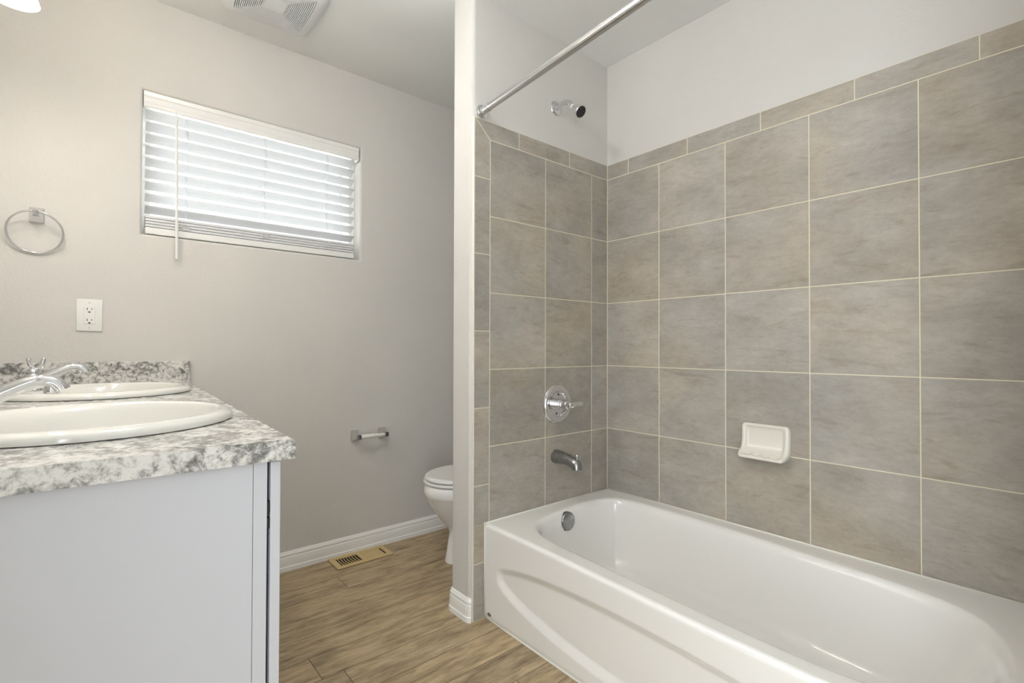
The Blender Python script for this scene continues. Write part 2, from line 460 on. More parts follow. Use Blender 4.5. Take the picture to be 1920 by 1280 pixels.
# ------------------------------------------------------------------ wall tile
def tiles(name, polys, axis, base, mat, label):
    """polys: list of convex polygons [(u, z)...]; each becomes a thin bevelled tile. A grout bed lies behind."""
    bm = bmesh.new(); lay = bm.faces.layers.float_color.new('tile_seed')
    g = 0.0016
    for poly in polys:
        c = Vector((sum(p[0] for p in poly) / len(poly), sum(p[1] for p in poly) / len(poly)))
        def inset(poly, d):
            out = []; n = len(poly)
            for i in range(n):
                a, b, cc = Vector(poly[i - 1]), Vector(poly[i]), Vector(poly[(i + 1) % n])
                e1 = (b - a).normalized(); e2 = (cc - b).normalized()
                n1 = Vector((-e1.y, e1.x)); n2 = Vector((-e2.y, e2.x))
                bs = (n1 + n2).normalized(); out.append(b + bs * (d / max(bs.dot(n1), 0.2)))
            return out
        P0 = inset(poly, g); P1 = inset(poly, g + 0.0012)
        seed = (random.random(), random.random(), random.random(), 1)
        def pt(p, h): return (p.x, -h, p.y) if axis == 0 else (-h, p.x, p.y)
        lev = [[pt(p, 0.0) for p in P0], [pt(p, 0.0022) for p in P0], [pt(p, 0.003) for p in P1]]
        k0 = len(bm.faces)
        loft(bm, lev, True, False, True)
        bm.faces.ensure_lookup_table()
        for f in bm.faces[k0:]: f[lay] = seed
    o = mesh_obj(name, bm, mat)
    o.location = (0, base, 0) if axis == 0 else (base, 0, 0)
    return struct(o, label)
def ccw(x0, z0, x1, z1): return [(x0, z0), (x1, z0), (x1, z1), (x0, z1)]
RIM = 0.3722
rows = [RIM - 0.004, ZO, ZO + T, ZO + 2 * T, ZO + 3 * T, 1.9055]
ZT = 1.978
XS = -0.8134; J1, J2, J3 = -0.7365, -0.4268, -0.1187
pol = []
for a, b in zip(rows[:-1], rows[1:]):
    for x0, x1 in ((J1, J2), (J2, J3), (J3, -0.0005)): pol.append(ccw(x0, a, x1, b))
sj = [0.0, .2203, .5248, .8300, 1.1350, 1.4415, 1.7453]
for a, b in zip(sj[:-1], sj[1:]):
    pol.append(ccw(XS, a, J1 if a > 0.3 else (-0.757 if b < RIM else J1), b))
pol.append([(XS, 1.7453), (J1, 1.7453), (J1, 1.9055), (XS, ZT)])
pol.append([(J1, 1.9055), (-0.5835, 1.9055), (-0.5835, ZT), (XS, ZT)])
pol.append(ccw(-0.5835, 1.9055, -0.2736, ZT)); pol.append(ccw(-0.2736, 1.9055, -0.0005, ZT))
# the strip piece whose span crosses the tub rim is cut around the rim
pol = [p for p in pol if not (p[0] == (XS, .2203) and abs(p[2][1] - .5248) < 1e-6)]
pol.append(ccw(XS, .2203, -0.758, RIM)); pol.append([(XS, RIM - 0.0028), (-0.758, RIM - 0.0028), (J1, RIM - 0.0028), (J1, .5248), (XS, .5248)])
TB = 0.003
tiles('trim_2', pol, 0, TB, TILE_X, 'grey stone-look tile on the faucet end wall')
bm = bmesh.new(); box(bm, XS, 0.0007, 0, 0.0, 0.008, ZT); struct(mesh_obj('trim_3', bm, GROUTM), 'cream grout between the end wall tiles')
bm = bmesh.new(); box(bm, XS - 0.0035, -0.0005, 0.001, XS - 0.0002, 0.012, ZT + 0.001, 0.001); struct(mesh_obj('trim_4', bm, CAULK), 'cream edge bead beside the tile border')
ys = [0.0005 * -1, -0.2948, -0.6028, -0.9108, -1.2188, -1.529]
pol = []
for a, b in zip(rows[:-1], rows[1:]):
    for y1, y0 in zip(ys[:-1], ys[1:]): pol.append(ccw(y0, a, y1, b))
yb = [-0.0005] + [-0.1265 - T * i for i in range(5)] + [-1.529]
for y1, y0 in zip(yb[:-1], yb[1:]): pol.append(ccw(y0, 1.9055, y1, ZT))
tiles('trim_5', pol, 1, TB, TILE_Y, 'grey stone-look tile along the tub')
bm = bmesh.new(); box(bm, 0.0007, -1.529, RIM - 0.01, 0.008, 0.008, ZT); struct(mesh_obj('trim_6', bm, GROUTM), 'cream grout between the long wall tiles')

# ------------------------------------------------------------------ window
win = empty('window_1', ((WX0 + WX1) / 2, WY + 0.10, WZ0)); struct(win, 'white vinyl window behind the blind')
def child_local(o):
    """objects built in world coordinates, re-based onto the parent's origin"""
    return o
def wobj(name, bm, mat, parent, **kw):
    o = mesh_obj(name, bm, mat, parent, **kw)
    bpy.context.view_layer.update()
    o.matrix_parent_inverse = parent.matrix_world.inverted() if parent.parent is None else parent.matrix_world.inverted()
    return o
bm = bmesh.new(); fy0, fy1 = WY + 0.075, WY + WT - 0.003
fwid = 0.032
for b_ in ((WX0, fy0, WZ0, WX0 + fwid, fy1, WZ1), (WX1 - fwid, fy0, WZ0, WX1, fy1, WZ1), (WX0 + fwid, fy0, WZ0, WX1 - fwid, fy1, WZ0 + fwid), (WX0 + fwid, fy0, WZ1 - fwid, WX1 - fwid, fy1, WZ1)): box(bm, *b_, 0.003)
wobj('window_frame', bm, PLAST, win)
bm = bmesh.new(); xm = WX1 - 0.068
box(bm, xm - 0.009, fy0 + 0.008, WZ0 + fwid, xm, fy1 - 0.01, WZ1 - fwid, 0.002)
wobj('sash', bm, PLAST, win)
bm = bmesh.new(); box(bm, WX0 + fwid, WY + 0.1, WZ0 + fwid, WX1 - fwid, WY + 0.104, WZ1 - fwid); wobj('glass', bm, GLASS, win)

# blind
bl = empty('window_blind', ((WX0 + WX1) / 2, WY + 0.03, WZ1)); tag(bl, 'white horizontal slat blind half open inside the high window', 'blind')
BX0, BX1 = -1.797, -0.9125
bm = bmesh.new()
# valence: crowned front board
vy = WY - 0.006
prof = [(vy + 0.012, 2.120), (vy + 0.002, 2.119), (vy, 2.114), (vy + 0.001, 2.101), (vy + 0.004, 2.096), (vy + 0.003, 2.088), (vy + 0.005, 2.076), (vy + 0.002, 2.070), (vy + 0.0015, 2.058), (vy + 0.004, 2.0535), (vy + 0.012, 2.053)]
loft(bm, [[(x, y, z) for y, z in prof] for x in (-1.8055, -0.893)], True, True, True)
box(bm, -1.8055, vy + 0.012, 2.0535, -1.801, vy + 0.05, 2.1195); box(bm, -0.897, vy + 0.012, 2.0535, -0.893, vy + 0.05, 2.1195)
wobj('valance', bm, PLAST, bl)
bm = bmesh.new(); box(bm, BX0, vy + 0.016, 2.066, BX1, vy + 0.062, 2.116, 0.002); wobj('head_rail', bm, PLAST, bl)
tilt = radians(27); SW = 0.0505; sy0 = WY + 0.004
def slat_bm():
    bm = bmesh.new(); n = 6; L = []
    for i in range(n + 1):
        t = i / n; d = t * SW; c = 0.0022 * 4 * t * (1 - t)
        y = d * cos(tilt) + c * sin(tilt); z = -d * sin(tilt) + c * cos(tilt)
        L.append((y, z))
    th = 0.0026; L2 = [(y - th * sin(tilt) * 0, z - th) for y, z in L][::-1]
    P = L + L2
    loft(bm, [[(x, y, z) for y, z in P] for x in (BX0, BX1)], True, True, True)
    return bm
slat0 = wobj('slat', slat_bm(), SLAT, bl)
pinv = slat0.matrix_parent_inverse.copy()
for kk in range(9):
    o = slat0 if kk == 0 else slat0.copy()
    if kk: COL.objects.link(o)
    o.location = (0, sy0, 2.047 - 0.0495 * kk); o.matrix_parent_inverse = pinv
bm = bmesh.new()
box(bm, BX0 + 0.001, sy0 - 0.001, 0, BX1 - 0.001, sy0 + SW - 0.002, 0.0105, 0.0022)
st0 = wobj('slat', bm, SLAT, bl)
for kk in range(4):
    o = st0 if kk == 0 else st0.copy()
    if kk: COL.objects.link(o)
    o.matrix_parent_inverse = pinv; o.location = (0, -0.0004 * kk, 1.5995 - 0.0122 * kk)
bm = bmesh.new(); box(bm, BX0 + 0.001, sy0 - 0.002, 1.5335, BX1 - 0.001, sy0 + SW - 0.002, 1.5615, 0.003); wobj('bottom_rail', bm, PLAST, bl)
for cx in (-1.655, -1.345, -1.056):
    bm = bmesh.new()
    for yy, ph in ((sy0 - 0.0015, 0.0), (sy0 + SW * cos(tilt) + 0.001, 1.0)):
        sweep(bm, [(cx + 0.004 * sin(k * 0.9 + ph), yy, 2.06 - k * 0.05) for k in range(10)], 0.0007, n=5)
    for kk in range(9):
        zt = 2.047 - 0.0495 * kk
        sweep(bm, [(cx - 0.004, sy0 - 0.0008, zt - 0.004), (cx + 0.001, sy0 + SW * 0.5, zt - SW * 0.5 * sin(tilt) - 0.0035), (cx + 0.003, sy0 + SW * cos(tilt), zt - SW * sin(tilt) - 0.003)], 0.0011, n=5)
    wobj('ladder_cord', bm, CORD, bl, smooth=True)
    # loose loops of cord gathered at the bottom rail
    bm = bmesh.new(); rr = random.Random(int(-cx * 1000))
    for q in range(4):
        pts = []
        ox = cx + rr.uniform(-0.004, 0.006); oz = 1.585 + rr.uniform(-0.012, 0.006); a0 = rr.uniform(0, 6)
        for i in range(10):
            a = a0 + 2 * pi * i / 10
            pts.append((ox + (0.013 + 0.006 * rr.random()) * cos(a), sy0 - 0.006 - 0.004 * rr.random(), oz + (0.008 + 0.004 * rr.random()) * sin(a)))
        sweep(bm, catmull(pts, 4, True), 0.0008, n=5, closed=True)
    wobj('cord_loops', bm, CORD, bl, smooth=True)
bm = bmesh.new(); sweep(bm, [(-1.6955, WY - 0.023, 2.038), (-1.6925, WY - 0.023, 1.75), (-1.690, WY - 0.023, 1.437)], 0.0055, n=6)
sweep(bm, [(-1.6955, WY - 0.023, 2.036), (-1.696, WY - 0.012, 2.06), (-1.696, WY + 0.002, 2.064)], 0.002, n=6)
wobj('tilt_wand', bm, PLAST, bl)

# ------------------------------------------------------------------ bathtub
tub = empty('bathtub', (-0.38, -0.76, 0)); tag(tub, 'white alcove bathtub with a bowed apron below the grey tiles', 'bathtub')
inner = [(-.29, -.066), (-.40, -.072), (-.49, -.082), (-.585, -.112), (-.652, -.175), (-.688, -.27), (-.701, -.42), (-.709, -.6), (-.717, -.78), (-.7245, -.94), (-.728, -1.1), (-.722, -1.22),
         (-.695, -1.32), (-.635, -1.40), (-.55, -1.445), (-.44, -1.460), (-.345, -1.448), (-.255, -1.418), (-.18, -1.37), (-.133, -1.29), (-.108, -1.16), (-.094, -1.0), (-.075, -.8),
         (-.060, -.6), (-.055, -.4), (-.058, -.24), (-.078, -.145), (-.12, -.098), (-.20, -.072)]
IN = [Vector((p.x, p.y)) for p in catmull([(x, y, 0) for x, y in inner], 8, True)]
cen = Vector((-.385, -.76))
def bow(y):
    t = min(max(-y / TUBL, 0), 1); return 0.024 * sin(pi * t * t)
def xf(y, z=RIM): return -0.757 - bow(y) * min(max(z / RIM, 0), 1) ** 1.2
EO = 0.016
def outer_pt(p):
    d = (p - cen).normalized()
    ts = []
    if d.x > 1e-6: ts.append((-0.0 - cen.x) / d.x)
    if d.y > 1e-6: ts.append((-0.0 - cen.y) / d.y)
    if d.y < -1e-6: ts.append((-TUBL - cen.y) / d.y)
    if d.x < -1e-6:
        t = 0.37 / -d.x
        for _ in range(8):
            yy = cen.y + d.y * t; t = (cen.x - (xf(min(max(yy, -TUBL), 0)) + EO)) / -d.x
        ts.append(t)
    t = min(ts); return cen + d * t
OUT = [outer_pt(p) for p in IN]
for c in ((0, 0), (0, -TUBL), (xf(0) + EO, 0), (xf(-TUBL) + EO, -TUBL)):
    c = Vector(c); i = min(range(len(OUT)), key=lambda i: (OUT[i] - c).length); OUT[i] = c
bm = bmesh.new(); loops = []
loops.append([(p.x, p.y, RIM - 0.02) for p in OUT]); loops.append([(p.x, p.y, RIM) for p in OUT])
loops.append([((p.x * .3 + q.x * .7), (p.y * .3 + q.y * .7), RIM) for p, q in zip(OUT, IN)])
CN = Vector((-.385, -.72))
def ring(s, z, shy=0.0):
    c = CN + Vector((0, shy)); return [(c.x + (q.x - CN.x) * s, c.y + (q.y - CN.y) * s, z) for q in IN]
def offs(d, z, shy=0.0):
    n = len(IN); out = []
    for i in range(n):
        t = (IN[(i + 1) % n] - IN[i - 1]).normalized(); nr = Vector((-t.y, t.x))
        if nr.dot(IN[i] - cen) > 0: nr = -nr
        q = IN[i] + nr * d
        f = min(max((-q.y - 0.9) / 0.6, 0), 1)      # reclined back at the foot end
        out.append((q.x, q.y + shy * f, z))
    return out
for d, z, sh in ((0.000, RIM), (0.006, RIM - .0015), (0.012, RIM - .006), (0.017, RIM - .014), (0.021, RIM - .028)) and [(0, RIM, 0), (.005, RIM - .0006, 0), (.010, RIM - .0025, 0), (.015, RIM - .006, 0), (.020, RIM - .0115, 0.001), (.0245, RIM - .019, 0.003), (.028, RIM - .030, .008), (.033, .31, .02), (.041, .25, .05), (.052, .18, .09), (.064, .125, .12), (.085, .095, .14), (.11, .082, .15)]:
    loops.append(offs(d, z, sh))
loops.append([(CN.x + (x - CN.x) * .6, CN.y + (y - CN.y) * .6, .078) for x, y, z in loops[-1]])
loops.append([(CN.x + (x - CN.x) * .3, CN.y + (y - CN.y) * .3, .076) for x, y, z in loops[-1]])
loft(bm, loops, True, False, True)
tb = wobj('basin', bm, ACRYL, tub, smooth=True, auto=45)
bm = bmesh.new()
NU, NV = 150, 90
def smooth(e0, e1, x):
    t = min(max((x - e0) / (e1 - e0), 0), 1); return t * t * (3 - 2 * t)
def panel(y, z):
    """signed height of the swoosh panel: 1 inside the recess"""
    yc = (-y - 0.76) / 0.675
    if abs(yc) >= 1: return 0.0
    top = 0.205 + 0.075 * sqrt(max(1 - yc * yc, 0)) ** 1.2 + 0.008
    bot = 0.165 - 0.112 * sqrt(max(1 - yc * yc, 0)) ** 1.25
    ln = lambda w, d: min(max(d / w, 0), 1)
    a = ln(0.026, top - z) * ln(0.030, z - bot) * smooth(1.0, 0.985, abs(yc))
    return a
prof = []
for k in range(7):
    t = pi / 2 * k / 6; prof.append((EO * (1 - sin(t)), RIM - EO * (1 - cos(t))))
zs = [p[1] for p in prof]; inn = [p[0] for p in prof]
zlow = [RIM - EO - (RIM - EO) * (k / NV) for k in range(1, NV + 1)]
zs += zlow; inn += [0.0] * len(zlow)
grid = []
for z, ii in zip(zs, inn):
    row = []
    for u in range(NU + 1):
        y = -TUBL * u / NU
        if u == 0: y = -0.0008
        x = xf(y, z) + ii + 0.013 * panel(y, z) + 0.004 * smooth(0.02, 0.0, z)
        row.append((x, y, z))
    grid.append(row)
loft(bm, grid, False)
wobj('apron', bm, ACRYL, tub, smooth=True, auto=60)
# overflow plate
bm = bmesh.new()
ovd = Vector((0, -1, 0.10))
m_ = axis_mtx((-.392, -.0905, .3255), ovd)
lathe(bm, [(0.0385, -0.004), (0.0395, 0.0), (0.0395, 0.015), (0.038, 0.019), (0.034, 0.0215), (0.0, 0.023)], m_)
ov = wobj('overflow_plate', bm, PEWT, tub, smooth=True, auto=40); ov['label'] = 'satin metal overflow plate'
bm = bmesh.new(); box(bm, -0.004, -0.010, -0.002, 0.004, 0.010, 0.002, 0.001, mtx=m_ @ Matrix.Translation((-0.0245, -0.0305, 0.008)) @ Matrix.Rotation(radians(-40), 4, 'Z') @ Matrix.Rotation(radians(90), 4, 'X'))
wobj('overflow_slot', bm, BLACK, ov)
bm = bmesh.new(); lathe(bm, [(0.032, 0), (0.032, 0.003), (0.026, 0.005), (0.0, 0.006)], Matrix.Translation((-.385, -.27, .082)))
wobj('drain', bm, SATIN, tub, smooth=True, auto=40)
bm = bmesh.new()
sweep(bm, [(-0.755, -0.002, RIM + .001), (-0.4, -0.002, RIM + .001), (-0.002, -0.002, RIM + .001)], 0.0035, n=8)
sweep(bm, [(-0.002, -0.001, RIM + .001), (-0.002, -0.7, RIM + .001), (-0.002, -TUBL, RIM + .001)], 0.0035, n=8)
sweep(bm, [(-0.7595, -0.0025, 0.001), (-0.7595, -0.0025, 0.2), (-0.7595, -0.0025, RIM + 0.004)], 0.0032, n=8)
sweep(bm, [(xf(-y, 0) + 0.002, -y, 0.002) for y in [0.002 + i * 0.15 for i in range(11)]], 0.0032, n=8)
wobj('caulk_bead', bm, CAULK, tub, smooth=True)
bm = bmesh.new(); lathe(bm, [(0.0105, 0), (0.0105, 0.0012), (0.009, 0.0018), (0, 0.0018)], axis_mtx((xf(-0.03, 0.025) - 0.0002, -0.030, 0.0245), (-1, 0, 0)) @ Matrix.Diagonal((1.1, 0.62, 1, 1)), n=24)
wobj('badge', bm, GREYB, tub, smooth=True, auto=40)

# ------------------------------------------------------------------ shower rod
rod = empty('shower_curtain_rod', (-.78, 0.006, 2.009)); tag(rod, 'chrome shower curtain rod running above the tub front', 'curtain rod')
A = Vector((-.7765, 0.008, 2.0088)); B = Vector((-.829, -1.53, 2.045)); D = (B - A).normalized()
bm = bmesh.new(); sweep(bm, [A + D * 0.05, A + D * 0.8, B - D * 0.05], 0.0145, n=28); wobj('pole', bm, STEEL, rod, smooth=True, auto=40)
bm = bmesh.new(); sweep(bm, [A + D * 0.004, A + D * 0.056, A + D * 0.0565, A + D * 0.060], [0.0150, 0.0165, 0.0165, 0.0150], n=28); wobj('end_sleeve', bm, CHROME, rod, smooth=True, auto=40)
for P, d in ((A, D), (B, -D)):
    bm = bmesh.new(); lathe(bm, [(0.0265, 0), (0.0275, 0.002), (0.0265, 0.005), (0.022, 0.0065), (0.0185, 0.0045), (0.0, 0.0045)], axis_mtx((P.x, 0.0078 if P is A else -1.530, P.z), (0, -1 if P is A else 1, 0)))
    wobj('flange', bm, CHROME, rod, smooth=True, auto=40)

# ------------------------------------------------------------------ shower head
sh = empty('shower_fixture', (-.355, 0.008, 2.156)); tag(sh, 'chrome shower head with black nozzle face on the end wall', 'shower head')
bm = bmesh.new(); lathe(bm, [(0.0315, 0), (0.0325, 0.0015), (0.030, 0.005), (0.020, 0.0085), (0.0125, 0.010), (0.011, 0.018), (0, 0.018)], axis_mtx((-.357, 0.008, 2.156), (0, -1, 0)))
wobj('flange', bm, CHROME, sh, smooth=True, auto=40)
hp = catmull([(-.357, 0.0, 2.156), (-.357, -.030, 2.161), (-.356, -.060, 2.159), (-.355, -.083, 2.143), (-.354, -.096, 2.125)], 6)
bm = bmesh.new(); sweep(bm, hp, 0.0108, n=18, upv=(1, 0, 0)); wobj('shower_arm', bm, CHROME, sh, smooth=True, auto=50)
hd = (Vector(hp[-1]) - Vector(hp[-3])).normalized()
hd = Vector((0.02, -0.80, -0.66)).normalized()
hb = Vector(hp[-1]) - hd * 0.004
bm = bmesh.new(); lathe(bm, [(0.0118, 0), (0.0128, 0.002), (0.0128, 0.008), (0.0118, 0.010)], axis_mtx(hb, hd)); wobj('washer', bm, PLAST, sh, smooth=True, auto=40)
bm = bmesh.new(); lathe(bm, [(0.0, 0.008), (0.0125, 0.008), (0.0135, 0.014), (0.0175, 0.028), (0.0235, 0.043), (0.0268, 0.055), (0.0272, 0.060), (0.0255, 0.063), (0.0, 0.063)], axis_mtx(hb, hd)); wobj('head', bm, SATIN, sh, smooth=True, auto=40)
bm = bmesh.new(); m_ = axis_mtx(hb + hd * 0.063, hd); lathe(bm, [(0.0245, 0), (0.0235, 0.0018), (0, 0.0018)], m_); fc = wobj('nozzle_face', bm, BLACK, sh, smooth=True, auto=40)
bm = bmesh.new()
for rr_, nn_ in ((0.008, 5), (0.017, 9)):
    for i in range(nn_):
        a = 2 * pi * i / nn_ + rr_ * 100
        lathe(bm, [(0.0018, 0), (0.0014, 0.002), (0, 0.002)], m_ @ Matrix.Translation((rr_ * cos(a), rr_ * sin(a), 0.0016)), n=8)
wobj('nozzles', bm, simple('grey_nozzle', (110, 112, 116), 0.3), fc)

# ------------------------------------------------------------------ mixer valve
va = empty('shower_valve', (-.354, 0, .8165)); tag(va, 'round chrome tub and shower mixer with lever handle on the tile', 'valve')
m_ = axis_mtx((-.354, 0.0, .8165), (0, -1, 0))
bm = bmesh.new(); lathe(bm, [(0.0885, 0), (0.0885, 0.004), (0.086, 0.0075), (0.083, 0.0085), (0.081, 0.0105), (0.076, 0.0115), (0.056, 0.0085), (0.0545, 0.006), (0.050, 0.0035), (0.030, 0.003), (0, 0.003)], m_, 64)
es = wobj('escutcheon', bm, CHROME, va, smooth=True, auto=25)
for sx_, sy_ in ((0.006, 0.042), (-0.006, -0.042)):
    bm = bmesh.new(); lathe(bm, [(0.0045, 0), (0.0045, 0.001), (0, 0.001)], m_ @ Matrix.Translation((sx_, sy_, 0.003)), 16)
    wobj('screw', bm, BLACK, es)
bm = bmesh.new(); lathe(bm, [(0.0235, 0.002), (0.0235, 0.026), (0.021, 0.029), (0.0205, 0.033), (0.0255, 0.035), (0.0262, 0.038), (0.0255, 0.0405), (0.0235, 0.042), (0.0232, 0.066), (0.021, 0.071), (0.015, 0.075), (0.0, 0.076)], m_, 40)
hub = wobj('hub', bm, CHROME, va, smooth=True, auto=30)
bm = bmesh.new()
pts = catmull([(-.356, -.074, .8165), (-.345, -.080, .8165), (-.330, -.083, .817), (-.306, -.087, .818), (-.283, -.094, .8205)], 5)
rr_ = [0.0125 + 0.0015 * sin(i / (len(pts) - 1) * pi) for i in range(len(pts))]
rr_[-1] = 0.005; rr_[-2] = 0.010; rr_[-3] = 0.012
sweep(bm, pts, rr_, n=16, sx=0.62); wobj('lever', bm, CHROME, va, smooth=True, auto=50)

# ------------------------------------------------------------------ tub spout
sp_ = empty('tub_spout', (-.3605, 0, .581)); tag(sp_, 'satin metal tub spout with diverter knob below the mixer', 'spout')
bm = bmesh.new(); loops = []
prof = [(0.0, .582, .032, .031), (-.004, .582, .0325, .0315), (-.030, .583, .0285, .029), (-.060, .582, .0260, .0255), (-.090, .577, .0250, .0240), (-.108, .572, .0248, .0250), (-.120, .566, .0246, .0260)]
def ell(cx, cy, cz, a, b, n=28, tilt_=0.0):
    out = []
    for i in range(n):
        t = 2 * pi * i / n; h = sin(t) * b
        # flatten the underside a little
        out.append((cx + a * cos(t), cy - h * sin(tilt_), cz + h * cos(tilt_)))
    return out
angs = [0, 0, 0.02, 0.06, 0.15, 0.40, 0.78]
loops = [ell(-.3605, y, z, a, b, 28, t) for (y, z, a, b), t in zip(prof, angs)]
loops.append(ell(-.3605, -.1255, .557, .0242, .0240, 28, 1.2)); loops.append(ell(-.3605, -.127, .547, .0235, .0215, 28, 1.5708))
loops.append(ell(-.3605, -.127, .546, .019, .017, 28, 1.5708))
loft(bm, loops, True, True, True)
so = wobj('spout_body', bm, PEWT, sp_, smooth=True, auto=50)
bm = bmesh.new(); lathe(bm, [(0.0035, 0), (0.0035, 0.010), (0.0065, 0.011), (0.0072, 0.014), (0.0072, 0.021), (0.006, 0.023), (0, 0.023)], Matrix.Translation((-.3605, -.127, .588)), 20)
wobj('diverter_knob', bm, CHROME, sp_, smooth=True, auto=40)

# ------------------------------------------------------------------ soap dish
sd = empty('soap_dish', (0, -.76, .655)); tag(sd, 'white ceramic soap dish fixed to the long tiled wall', 'soap dish')
bm = bmesh.new()
YA, YB = -.6705, -.8475
NA, NP = 44, 40
def dish_profile(e):
    """e: 0 in the middle .. 1 at the cheeks; returns list of (out, z)"""
    base = [(0.0, .7815), (.006, .7815), (.011, .779), (.0135, .774), (.0145 - .008 * (1 - e), .765), (.015 - .011 * (1 - e), .750), (.0155 - .012 * (1 - e), .728),
            (.018 - .012 * (1 - e), .708), (.024 - .013 * (1 - e), .692), (.033 - .011 * (1 - e), .680), (.044 - .004 * (1 - e), .672 - .005 * (1 - e)), (.054, .668 - .002 * (1 - e)), (.0595, .664), (.0605, .659), (.057, .6545), (.040, .6535), (.016, .6545), (.004, .657), (0.0, .658)]
    return [(p.x, p.y) for p in catmull([(a, b, 0) for a, b in base], 3)]
cols = []
for i in range(NA + 1):
    s = -1 + 2 * i / NA; e = smooth(0.70, 0.86, abs(s))
    ye = (YA + YB) / 2 + (YA - YB) / 2 * s
    cor = sqrt(max(1 - max((abs(s) - 0.80) / 0.20, 0) ** 2.4, 0.0))      # rounded vertical ends
    P = dish_profile(e); zc_ = .718
    col = []
    for o_, z_ in P:
        zz = zc_ + (z_ - zc_) * (0.70 + 0.30 * cor)
        rib = 0.0
        if abs(s) < 0.7 and .03 < o_ < .056 and z_ > .66: rib = 0.0022 * cos(s * 5.5 * pi)
        col.append((-o_ * (0.35 + 0.65 * cor), ye, zz + rib))
    cols.append(col)
loft(bm, cols, False)
for c in (cols[0], cols[-1]):
    try: bm.faces.new([bm.verts.new(p) for p in c])
    except Exception: pass
bmesh.ops.remove_doubles(bm, verts=bm.verts, dist=1e-6)
wobj('dish', bm, CERAM, sd, smooth=True, auto=70)

# ------------------------------------------------------------------ towel ring
tr = empty('towel_ring', (-2.118, WY, 1.55)); tag(tr, 'chrome towel ring on the wall left of the window', 'towel ring')
def pyramid_base(bm, cx, cz, w, h, d0, d1, tw, th, y=WY, dz=0.0):
    L = []
    def rc(w_, h_, yy, oz=0.0): return [(cx - w_ / 2, yy, cz + oz - h_ / 2), (cx + w_ / 2, yy, cz + oz - h_ / 2), (cx + w_ / 2, yy, cz + oz + h_ / 2), (cx - w_ / 2, yy, cz + oz + h_ / 2)]
    L.append(rc(w, h, y)); L.append(rc(w, h, y - d0)); L.append(rc(w * .93, h * .95, y - d0 - .0015)); L.append(rc(tw * 1.15, th * 1.15, y - d1 * .62, dz)); L.append(rc(tw, th, y - d1 + .002, dz)); L.append(rc(tw * .85, th * .85, y - d1, dz))
    loft(bm, L, True, True, True)
bm = bmesh.new(); pyramid_base(bm, -2.1165, 1.551, .041, .054, .004, .056, .016, .018)
wobj('post', bm, CHROME, tr, smooth=True, auto=15)
bm = bmesh.new(); c0 = Vector((-2.118, WY - .051, 1.552)); R_ = .0755; tl = radians(16.5)
pts = []
for i in range(64):
    a = 2 * pi * i / 64
    dz = -R_ + R_ * cos(a); pts.append((c0.x + R_ * sin(a), c0.y - dz * -sin(tl) * 1.0, c0.z + 0.004 + dz * cos(tl)))
pts = [(x, min(c0.y + (c0.z + .004 - z) * math.tan(tl), WY - .004), z) for x, y, z in pts]
sweep(bm, pts, 0.0036, n=12, closed=True, upv=(0, 1, 0.2)); wobj('ring', bm, CHROME, tr, smooth=True)

# ------------------------------------------------------------------ outlet
ou = empty('wall_outlet', (-1.9656, WY, 1.189)); tag(ou, 'white double electrical outlet above the counter splash', 'outlet')
ox, oz = -1.9656, 1.1895
bm = bmesh.new(); box(bm, ox - .039, WY - .0065, oz - .0615, ox + .039, WY + 0.001, oz + .0615, 0.003, 3); wobj('cover_plate', bm, PLAST, ou, smooth=True, auto=30)
bm = bmesh.new(); box(bm, ox - .0168, WY - .0082, oz - .0338, ox + .0168, WY - .004, oz + .0338, 0.0012)
ins = wobj('receptacle', bm, PLAST, ou)
for cz in (oz + .0195, oz - .0225):
    bm = bmesh.new()
    box(bm, ox - .0078, WY - .0086, cz - .000, ox - .0058, WY - .008, cz + .0085); box(bm, ox + .0056, WY - .0086, cz + .001, ox + .0074, WY - .008, cz + .008)
    box(bm, ox - .0030, WY - .0086, cz - .0095, ox + .0026, WY - .008, cz - .0048, 0.0)
    wobj('socket_holes', bm, DARK, ins)
SCR = simple('offwhite_screw', (214, 212, 206), 0.4)
for cz in (oz + .0485, oz - .0485):
    bm = bmesh.new(); lathe(bm, [(0.003, 0), (0.0026, 0.0008), (0, 0.001)], axis_mtx((ox, WY - .0065, cz), (0, -1, 0)), 12)
    wobj('cover_screw', bm, SCR, ou)

# ------------------------------------------------------------------ paper holder
ph = empty('toilet_paper_holder', (-.83, WY, .6075)); tag(ph, 'chrome two-post toilet paper holder with empty white roller', 'paper holder')
for cx, txo in ((-.9045, 0.0), (-.754, 0.0)):
    bm = bmesh.new(); pyramid_base(bm, cx, .6055, .041, .058, .003, .052, .018, .020, dz=0.0)
    wobj('post', bm, SATIN, ph, smooth=True, auto=15)
    bm = bmesh.new(); box(bm, cx - .0095, WY - .068, .594, cx + .0095, WY - .050, .6165, 0.0015); wobj('post_tip', bm, PEWT, ph)
bm = bmesh.new(); yr = WY - .0585
sweep(bm, [(-.896, yr, .6055), (-.893, yr, .6055), (-.822, yr, .6055), (-.819, yr, .6055), (-.767, yr, .6055), (-.7625, yr, .6055)], [0.006, 0.0112, 0.0112, 0.0095, 0.0095, 0.006], n=20); wobj('roller', bm, ROLLER, ph, smooth=True, auto=40)

# ------------------------------------------------------------------ floor register
fr = empty('floor_register', (-.905, .848, 0)); tag(fr, 'tan metal floor register beside the baseboard', 'floor vent')
X0, X1, Y0, Y1 = -1.0485, -.7575, .7795, .9215
zt = 0.0065
bm = bmesh.new()
def fbox(x0, y0, x1, y1, z0=0.0, z1=zt, b=0.0): box(bm, x0, y0, z0, x1, y1, z1, b)
lx0, lx1 = -1.021, -.782; ly0, ly1 = .806, .893; xm_ = -.905
mid0, mid1 = -.910, -.900
